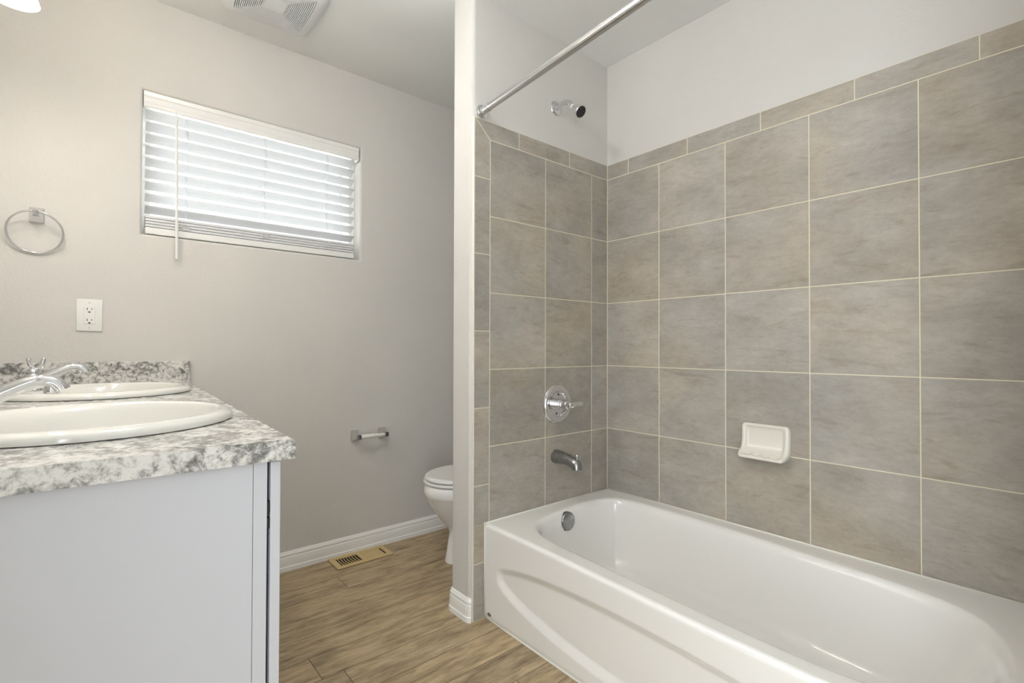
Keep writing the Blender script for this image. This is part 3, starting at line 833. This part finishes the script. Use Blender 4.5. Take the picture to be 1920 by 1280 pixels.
# plate with rounded outer edge: frame pieces
outer = []
rc_ = 0.006
for cx, cy, a0 in ((X1 - rc_, Y1 - rc_, 0), (X0 + rc_, Y1 - rc_, 90), (X0 + rc_, Y0 + rc_, 180), (X1 - rc_, Y0 + rc_, 270)):
    for k in range(5): outer.append((cx + rc_ * cos(radians(a0 + 22.5 * k)), cy + rc_ * sin(radians(a0 + 22.5 * k))))
cc = Vector(((lx0 + lx1) / 2, (ly0 + ly1) / 2))
def inrect(p):
    d = Vector(p) - cc; t = min((lx1 - cc.x) / abs(d.x) if abs(d.x) > 1e-9 else 9, (ly1 - cc.y) / abs(d.y) if abs(d.y) > 1e-9 else 9); return cc + d * t
innr = [inrect(p) for p in outer]
for c in ((lx1, ly1), (lx0, ly1), (lx0, ly0), (lx1, ly0)):
    i = min(range(len(outer)), key=lambda i: (Vector(outer[i]) - Vector(c)).length + (Vector(innr[i]) - Vector(c)).length); innr[i] = Vector(c)
loft(bm, [[(x, y, 0.0025) for x, y in outer], [(x, y, zt - .001) for x, y in outer], [(cc.x + (x - cc.x) * .993, cc.y + (y - cc.y) * .985, zt) for x, y in outer], [(p.x, p.y, zt) for p in innr], [(p.x, p.y, 0.001) for p in innr]])
wobj('frame', bm, TAN, fr)
bm = bmesh.new(); box(bm, lx0, ly0, 0.0005, lx1, ly1, 0.0015); wobj('duct_shade', bm, DUCTSHADE, fr)  # thin dark sheet, its colour stands in for the shaded recess
bm = bmesh.new(); nb = 8; wl = (mid0 - lx0)
pit = wl / nb
for i in range(1, nb):
    xx = lx0 + pit * i - .002; pts = []
    for k in range(9):
        t = k / 8; pts.append((xx + 0.006 * (1 - (2 * t - 1) ** 2) * -1 + 0.003, ly0 + (ly1 - ly0) * t, zt - .0015))
    sweep(bm, pts, 0.0019, n=6)
box(bm, mid0 - .002, ly0, 0.001, mid1 + .002, ly1, zt)
wobj('open_louvers', bm, TAN, fr)
bm = bmesh.new(); wl = lx1 - mid1; pit = wl / 9
for i in range(8):
    xa = mid1 + pit * i; L = []
    box(bm, xa + .0004, ly0, 0.0012, xa + pit - .0016, ly1 - (0.004), zt - .0006, 0.0008)
    box(bm, xa + pit - .0034 + .0018, ly0, 0.0012, xa + pit + .0004, ly1, zt - .0025)
    box(bm, xa + .0004, ly1 - .004, 0.0012, xa + pit - .0045, ly1, zt - .0006)
box(bm, mid1 + pit * 8, ly0, 0.0012, mid1 + pit * 8 + .004, ly1, zt - 0.0035); wobj('closed_louvers', bm, TAN, fr)

# ------------------------------------------------------------------ ceiling exhaust fan
vf = empty('exhaust_fan', (-1.392, .61, ZC)); tag(vf, 'white square exhaust fan grille on the ceiling', 'ceiling fan')
vc = Vector((-1.392, .612)); H = .170
def rsq(h, bulge, rc, z, n=12):
    """rounded square with bowed sides"""
    out = []
    for q in range(4):
        for k in range(n):
            t = (k / n) * 2 - 1      # along the side
            ang = q * pi / 2
            x = h * (1 + bulge * (1 - t * t)); y = h * t
            # round the corners
            if abs(t) > 1 - rc:
                u = (abs(t) - (1 - rc)) / rc; x -= h * rc * 0.42 * u * u
                y = h * (t - math.copysign(rc * 0.18 * u * u, t))
            out.append((vc.x + x * cos(ang) - y * sin(ang), vc.y + x * sin(ang) + y * cos(ang), z))
    return out
bm = bmesh.new()
g0 = .128
loft(bm, [rsq(H, .05, .16, ZC - .001), rsq(H, .05, .16, ZC - .006), rsq(H * .985, .05, .16, ZC - .011), rsq(H * .93, .05, .16, ZC - .017), rsq(g0, .05, .02, ZC - .020), rsq(g0 * .99, .05, .02, ZC - .012)])
wobj('bezel', bm, VENTP, vf, smooth=True, auto=35)
bm = bmesh.new(); box(bm, vc.x - g0 * 1.03, vc.y - g0 * 1.03, ZC - .004, vc.x + g0 * 1.03, vc.y + g0 * 1.03, ZC - .0005); wobj('housing', bm, simple('grey_fan_housing', (52, 52, 54), 0.8), vf)
bm = bmesh.new()
pc = .040; nr = 14; pitv = (g0 - pc) / nr
for i in range(nr):
    a = pc + pitv * i; b = a + pitv * .64
    loft(bm, [rsq(a, .05 * a / g0, .02, ZC - .021), rsq(b, .05 * a / g0, .02, ZC - .021), rsq(b, .05 * a / g0, .02, ZC - .010), rsq(a, .05 * a / g0, .02, ZC - .010), rsq(a, .05 * a / g0, .02, ZC - .021)])
bmesh.ops.remove_doubles(bm, verts=bm.verts, dist=1e-6)
wobj('louvers', bm, VENTP, vf)
bm = bmesh.new(); loft(bm, [rsq(pc * .98, .01, .05, ZC - .008), rsq(pc * .98, .01, .05, ZC - .0215)], True, True, True); wobj('center_plate', bm, VENTP, vf)

# ------------------------------------------------------------------ toilet
to = empty('toilet', (-.3, .52, 0)); tag(to, 'white toilet partly hidden behind the partition wall', 'toilet')
TY = .52
def egg(xc, a, b, z, back=None, n=56, p=2.0):
    """front (towards -x) elliptical, back squarer"""
    out = []
    for i in range(n):
        t = 2 * pi * i / n; c_, s_ = cos(t), sin(t)
        if c_ < 0: x = xc + a * c_; y = TY + b * math.copysign(abs(s_) ** (2 / p), s_)
        else:
            bk = back if back else a
            x = xc + bk * math.copysign(abs(c_) ** .8, c_); y = TY + b * math.copysign(abs(s_) ** .9, s_)
        out.append((x, y, z))
    return out
bm = bmesh.new()
loft(bm, [egg(-.400, .203, .095, 0.0, .15), egg(-.400, .203, .095, .012, .15), egg(-.402, .193, .090, .05, .15), egg(-.405, .180, .085, .11, .14), egg(-.408, .172, .083, .145, .14), egg(-.412, .180, .092, .172, .14),
          egg(-.428, .200, .118, .215, .15), egg(-.450, .215, .145, .265, .17), egg(-.470, .222, .165, .310, .19), egg(-.480, .225, .174, .338, .20), egg(-.484, .2265, .178, .346, .20), egg(-.486, .226, .178, .365, .20), egg(-.486, .219, .174, .392, .2), egg(-.486, .213, .169, .396, .2), egg(-.486, .17, .13, .396, .16)], True, True, True)
wobj('bowl', bm, TOILW, to, smooth=True, auto=60)
bm = bmesh.new()
loft(bm, [egg(-.487, .215, .176, .398, .19), egg(-.487, .224, .183, .401, .19), egg(-.487, .226, .185, .407, .19), egg(-.487, .223, .182, .413, .19), egg(-.487, .20, .17, .414, .17)], True, True, True)
wobj('seat', bm, PLAST, to, smooth=True, auto=60)
bm = bmesh.new()
loft(bm, [egg(-.486, .213, .174, .4165, .19), egg(-.486, .219, .179, .419, .19), egg(-.486, .220, .180, .426, .19), egg(-.486, .214, .175, .432, .185), egg(-.486, .200, .162, .4355, .175), egg(-.486, .185, .148, .4345, .16), egg(-.486, .10, .08, .437, .09)], True, True, True)
wobj('lid', bm, PLAST, to, smooth=True, auto=60)
bm = bmesh.new(); box(bm, -.215, TY - .19, .37, -.012, TY + .19, .70, 0.02, 4); wobj('tank', bm, TOILW, to, smooth=True, auto=40)
bm = bmesh.new(); box(bm, -.228, TY - .2, .702, -.008, TY + .2, .735, 0.010, 3); wobj('tank_lid', bm, TOILW, to, smooth=True, auto=40)

# ------------------------------------------------------------------ vanity group (local frame VM)
ZK = .917; ZB = .884; NEAR = -1.650
def vobj(name, bm, mat, parent, **kw):
    """geometry given in the vanity's local frame; parent is an empty placed by vempty"""
    me_m = VM
    bmesh.ops.transform(bm, matrix=me_m, verts=bm.verts)
    return wobj(name, bm, mat, parent, **kw)
def vempty(name, loc): return empty(name, VM @ Vector(loc), VR)
S1 = (-.281, -1.237); S2 = (-.284, -.433); SA, SB = .249, .253
wt = vempty('countertop', (-.3, -.8, ZB))
tag(wt, 'speckled grey and cream laminate vanity countertop', 'countertop')
bm = bmesh.new()
def holed(x0, y0, x1, y1, c, a, b, z, z2, n=72):
    IN_ = [Vector((c[0] + a * cos(2 * pi * i / n), c[1] + b * sin(2 * pi * i / n))) for i in range(n)]
    OU = []
    for p in IN_:
        d = p - Vector(c); ts = []
        if d.x > 1e-9: ts.append((x1 - c[0]) / d.x)
        if d.x < -1e-9: ts.append((x0 - c[0]) / d.x)
        if d.y > 1e-9: ts.append((y1 - c[1]) / d.y)
        if d.y < -1e-9: ts.append((y0 - c[1]) / d.y)
        OU.append(Vector(c) + d * min(ts))
    for q in ((x0, y0), (x0, y1), (x1, y0), (x1, y1)):
        i = min(range(n), key=lambda i: (OU[i] - Vector(q)).length); OU[i] = Vector(q)
    loft(bm, [[(p.x, p.y, z) for p in OU], [(p.x, p.y, z) for p in IN_], [(p.x, p.y, z2) for p in IN_]])
ymid = -.835; re = .008
BK = LW + .002
holed(BK, NEAR + .003, -re, ymid, S1, SA - .020, SB - .020, ZK, ZB)
holed(BK, ymid, -re, 0.0, S2, SA - .020, SB - .020, ZK, ZB)
# rounded front edge with its dropped lip
fp = [(-re, ZK)] + [(-re + re * sin(t), ZK - re * (1 - cos(t))) for t in [pi / 16 * q for q in range(1, 9)]] + [(0, ZB + .003), (-.003, ZB), (-.024, ZB), (-.026, ZB + .002), (-.026, ZB + .004)]
loft(bm, [[(x, y, z) for x, z in fp] for y in (NEAR + .0, 0.0)], False)
# near end cap
cap = [(-re, ZK)] + [(-re + re * sin(t), ZK - re * (1 - cos(t))) for t in [pi / 16 * q for q in range(1, 9)]] + [(0, ZB + .003), (-.003, ZB), (BK, ZB), (BK, ZK)]
vs = [bm.verts.new((x, NEAR, z)) for x, z in cap]; bm.faces.new(vs)
f_ = [bm.verts.new(p) for p in ((-re, NEAR, ZK), (BK, NEAR, ZK), (BK, NEAR + .003, ZK), (-re, NEAR + .003, ZK))]; bm.faces.new(f_)
f_ = [bm.verts.new(p) for p in ((-.003, NEAR, ZB), (BK, NEAR, ZB), (BK, NEAR + .03, ZB), (-.003, NEAR + .03, ZB))]; bm.faces.new(f_)
bmesh.ops.remove_doubles(bm, verts=bm.verts, dist=1e-5)
vobj('slab', bm, LAM, wt)
# splash against the window wall, cut to follow it
sp2 = vempty('side_splash', (-.3, 0, ZK)); tag(sp2, 'speckled laminate splash strip along the window wall above the counter', 'splash')
bm = bmesh.new()
box(bm, -2.256, WY - .019, ZK + .0004, -1.6385, WY - .0005, 1.0085, 0.0008); wobj('strip', bm, LAM, sp2)
bs = vempty('back_splash', (LW, -.8, ZK)); tag(bs, 'speckled laminate splash strip behind the sinks on the left wall', 'splash')
bm = bmesh.new(); box(bm, LW + .0015, NEAR + .002, ZK + .0004, LW + .02, -.038, 1.0085, 0.001); vobj('strip', bm, LAM, bs)

# cabinet
vc_ = vempty('vanity_cabinet', (-.3, -.8, 0)); tag(vc_, 'white double vanity cabinet under the laminate countertop', 'cabinet')
CE = NEAR + .018; FX = -.0605
bm = bmesh.new()
box(bm, BK, CE, .0, FX - .0006, CE + .018, ZB - .0005, 0.0006); vobj('side_panel', bm, CAB, vc_)
bm = bmesh.new(); box(bm, BK, CE + .019, .10, FX - .02, -.004, .12); box(bm, BK, CE + .019, .12, BK + .01, -.004, ZB - .02); box(bm, FX - .09, CE + .019, 0, FX - .07, -.004, .10)
vobj('carcass', bm, CAB, vc_)
bm = bmesh.new()
FF = FX + .0205
for y0, y1 in ((CE - .0005, CE + .045), (-1.245, -1.205), (-.845, -.800), (-.44, -.40), (-.049, -.004)): box(bm, FX, y0, .09, FF, y1, ZB - .0006, 0.0006)
for y0, y1 in ((CE + .045, -1.245), (-1.205, -.845), (-.80, -.44), (-.40, -.049)):
    box(bm, FX, y0, .09, FF, y1, .13); box(bm, FX, y0, ZB - .04, FF, y1, ZB - .0006)
vobj('face_frame', bm, CAB, vc_)
DX0 = FF + .0048; DX1 = DX0 + .0155
for i, (y0, y1) in enumerate(((CE - .001, -1.232), (-1.220, -.83), (-.815, -.43), (-.41, -.03))):
    bm = bmesh.new(); z0, z1 = .105, ZB - .004
    w_ = .055
    box(bm, DX0, y0, z0, DX1, y0 + w_, z1, 0.0012); box(bm, DX0, y1 - w_, z0, DX1, y1, z1, 0.0012)
    box(bm, DX0, y0 + w_, z0, DX1, y1 - w_, z0 + w_, 0.0012); box(bm, DX0, y0 + w_, z1 - w_, DX1, y1 - w_, z1, 0.0012)
    box(bm, DX0 + .002, y0 + w_ - .003, z0 + w_ - .003, DX1 - .006, y1 - w_ + .003, z1 - w_ + .003)
    d_ = vobj('door', bm, CAB, vc_)
    if i == 0:
        bm = bmesh.new()
        for zz in (.806, .779):
            box(bm, FF - .001, CE + .0012, zz - .009, DX0 + .001, CE + .012, zz + .009, 0.0018)
        box(bm, FF + .0008, CE + .0022, .79, DX0 - .0012, CE + .012, .80, 0.0005)
        vobj('hinge', bm, BLACK, d_)

# sinks
def sink(c, label):
    root = vempty('oval_sink', (c[0], c[1], ZK)); tag(root, label, 'sink', 'drop-in sinks in the vanity counter')
    bm = bmesh.new(); n = 80
    def E(a, b, z, dx=0.0): return [(c[0] + dx + a * cos(2 * pi * i / n), c[1] + b * sin(2 * pi * i / n), z) for i in range(n)]
    L = [E(SA - .004, SB - .004, ZK + .0004), E(SA, SB, ZK + .002), E(SA + .0005, SB + .0005, ZK + .006), E(SA - .003, SB - .003, ZK + .013), E(SA - .010, SB - .010, ZK + .018), E(SA - .020, SB - .020, ZK + .0205), E(SA - .030, SB - .030, ZK + .0195, .004),
         E(SA - .040, SB - .036, ZK + .0150, .011), E(SA - .050, SB - .043, ZK + .004, .018), E(SA - .058, SB - .052, ZK - .02, .021), E(SA - .068, SB - .068, ZK - .06, .022), E(SA - .09, SB - .10, ZK - .10, .022), E(SA - .13, SB - .15, ZK - .125, .02), E(.03, .03, ZK - .135, .01)]
    loft(bm, L, True, False, True)
    vobj('bowl', bm, PORC, root, smooth=True, auto=60)
    bm = bmesh.new(); lathe(bm, [(0.031, 0), (0.031, 0.002), (0.024, 0.003), (0, 0.002)], Matrix.Translation((c[0] + .01, c[1], ZK - .134)), 32); vobj('drain', bm, CHROME, root, smooth=True, auto=40)
    return root
sink(S1, 'cream oval drop-in sink nearest the camera in the vanity counter')
sink(S2, 'cream oval drop-in sink next to the splash below the outlet')

# faucets
def faucet(c, label):
    bx, by = -.436, c[1] - .048
    root = vempty('faucet', (bx, by, ZK + .02)); tag(root, label, 'faucet', 'chrome faucets at the sinks')
    z0 = ZK + .0195
    def sub(name, fn, mat=CHROME, par=None, auto=40):
        bm = bmesh.new(); fn(bm); return vobj(name, bm, mat, par or root, smooth=True, auto=auto)
    def base(bm):
        lathe(bm, [(0.032, 0), (0.033, 0.002), (0.033, 0.004), (0.028, 0.006), (0.0265, 0.007), (0.0262, 0.014), (0.027, 0.0155), (0.0265, 0.018), (0.0245, 0.032), (0.0225, 0.044), (0.019, 0.050), (0, 0.052)], Matrix.Translation((bx, by, z0)))
    sub('base', base)
    def spout(bm):
        pts = catmull([(bx - .004, by, z0 + .024), (bx + .018, by, z0 + .036), (bx + .042, by, z0 + .050), (bx + .070, by, z0 + .064), (bx + .092, by, z0 + .070), (bx + .107, by, z0 + .067), (bx + .117, by, z0 + .058), (bx + .120, by, z0 + .0525)], 5)
        m = len(pts); rad = []
        for i in range(m):
            t = i / (m - 1); rad.append(.0165 - .0050 * sin(min(t * 1.3, 1) * pi * .5) + (0.0015 * smooth(.6, .9, t)))
        rad[-1] *= .7
        wd = [1.2 - .1 * (i / (m - 1)) for i in range(m)]
        sweep(bm, pts, rad, n=20, sx=wd, upv=(0, 0, 1))
    sub('spout', spout, auto=60)
    def aer(bm): lathe(bm, [(0, 0), (0.0105, 0), (0.0112, 0.002), (0.0112, 0.009), (0.010, 0.016)], Matrix.Translation((bx + .106, by, z0 + .046)) , 28)
    sub('aerator', aer)
    def hnd(bm):
        lathe(bm, [(0.0, 0.0), (0.015, 0.0), (0.0165, 0.004), (0.0165, 0.010), (0.013, 0.016), (0.0085, 0.019), (0.0, 0.020)], Matrix.Translation((bx, by, z0 + .048)), 32)
        pts = catmull([(bx + .002, by, z0 + .066), (bx - .008, by, z0 + .078), (bx - .010, by, z0 + .089)], 4)
        sweep(bm, pts, [0.0045] * (len(pts) - 1) + [.004], n=12, upv=(0, 1, 0))
        # ball end and the upright loop
        lathe(bm, [(0.0, -.0062), (.0044, -.0044), (.0062, 0), (.0044, .0044), (0, .0062)], Matrix.Translation((bx - .010, by, z0 + .094)), 16)
        pts = catmull([(bx + .004, by, z0 + .064), (bx + .016, by, z0 + .072), (bx + .020, by, z0 + .086), (bx + .024, by, z0 + .098)], 4)
        sweep(bm, pts, [0.0058, .0058, .0056, .0056, .0054, .0052, .005, .005, .0048, .0046, .004, .0036, .002], n=12, upv=(0, 1, 0), sx=1.3)
    sub('handle', hnd)
    return root
faucet(S1, 'chrome curved-spout faucet at the sink nearest the camera')
faucet(S2, 'chrome curved-spout faucet at the far sink by the splash')

# ------------------------------------------------------------------ vanity light
vl = vempty('vanity_light', (LW, -.83, 2.17)); tag(vl, 'lit vanity light bar with frosted bell shades on the left wall', 'wall light')
bm = bmesh.new(); box(bm, LW + .0005, -1.38, 2.14, LW + .025, -.45, 2.21, 0.006, 3); vobj('bar', bm, CHROME, vl, smooth=True, auto=40)
for ly in (-.555, -.795, -1.035, -1.275):
    lx = -.480; lz = 2.052
    bm = bmesh.new(); sweep(bm, catmull([(LW + .02, ly, 2.175), (LW + .07, ly, 2.19), (lx, ly, 2.19), (lx, ly, 2.165)], 5), 0.007, n=12, upv=(0, 1, 0)); vobj('arm', bm, CHROME, vl, smooth=True)
    bm = bmesh.new(); lathe(bm, [(0.056, 0.0), (0.0545, 0.004), (0.047, 0.030), (0.040, 0.065), (0.031, 0.095), (0.020, 0.108), (0.018, 0.112), (0.016, 0.112), (0.018, 0.105), (0.028, 0.093), (0.037, 0.065), (0.044, 0.030), (0.0525, 0.002), (0.056, 0.0)], Matrix.Translation((lx, ly, lz)), 40)
    sd_ = vobj('shade', bm, SHADE, vl, smooth=True, auto=60)
    p = VM @ Vector((lx, ly, lz + .028))
    d = bpy.data.lights.new('bulb', 'POINT'); d.energy = BULB['power']; d.color = BULB['color']; d.shadow_soft_size = BULB['radius']
    o = bpy.data.objects.new('bulb', d); o.location = p; COL.objects.link(o)

# ------------------------------------------------------------------ fill lamp added on the ceiling, out of view
cl = empty('ceiling_fill_lamp', (CEIL_FILL['loc'][0], CEIL_FILL['loc'][1], ZC)); tag(cl, 'unseen round ceiling lamp added as fill above the bathroom floor', 'fill light')
cm = Matrix.Translation((CEIL_FILL['loc'][0], CEIL_FILL['loc'][1], ZC))
bm = bmesh.new(); lathe(bm, [(0, -.001), (0.15, -.001), (0.152, -.012), (0.145, -.02), (0, -.02)], cm); wobj('canopy', bm, CHROME, cl, smooth=True, auto=40)
bm = bmesh.new(); lathe(bm, [(0.138, -.0205), (0.134, -.03), (0.118, -.045), (0.08, -.060), (0.03, -.067), (0, -.068)], cm); wobj('dome', bm, SHADE, cl, smooth=True)
d = bpy.data.lights.new('ceiling_fill_light', 'POINT'); d.energy = CEIL_FILL['power']; d.color = CEIL_FILL['color']; d.shadow_soft_size = CEIL_FILL['radius']
o = bpy.data.objects.new('ceiling_fill_light', d); o.location = CEIL_FILL['loc']; COL.objects.link(o)
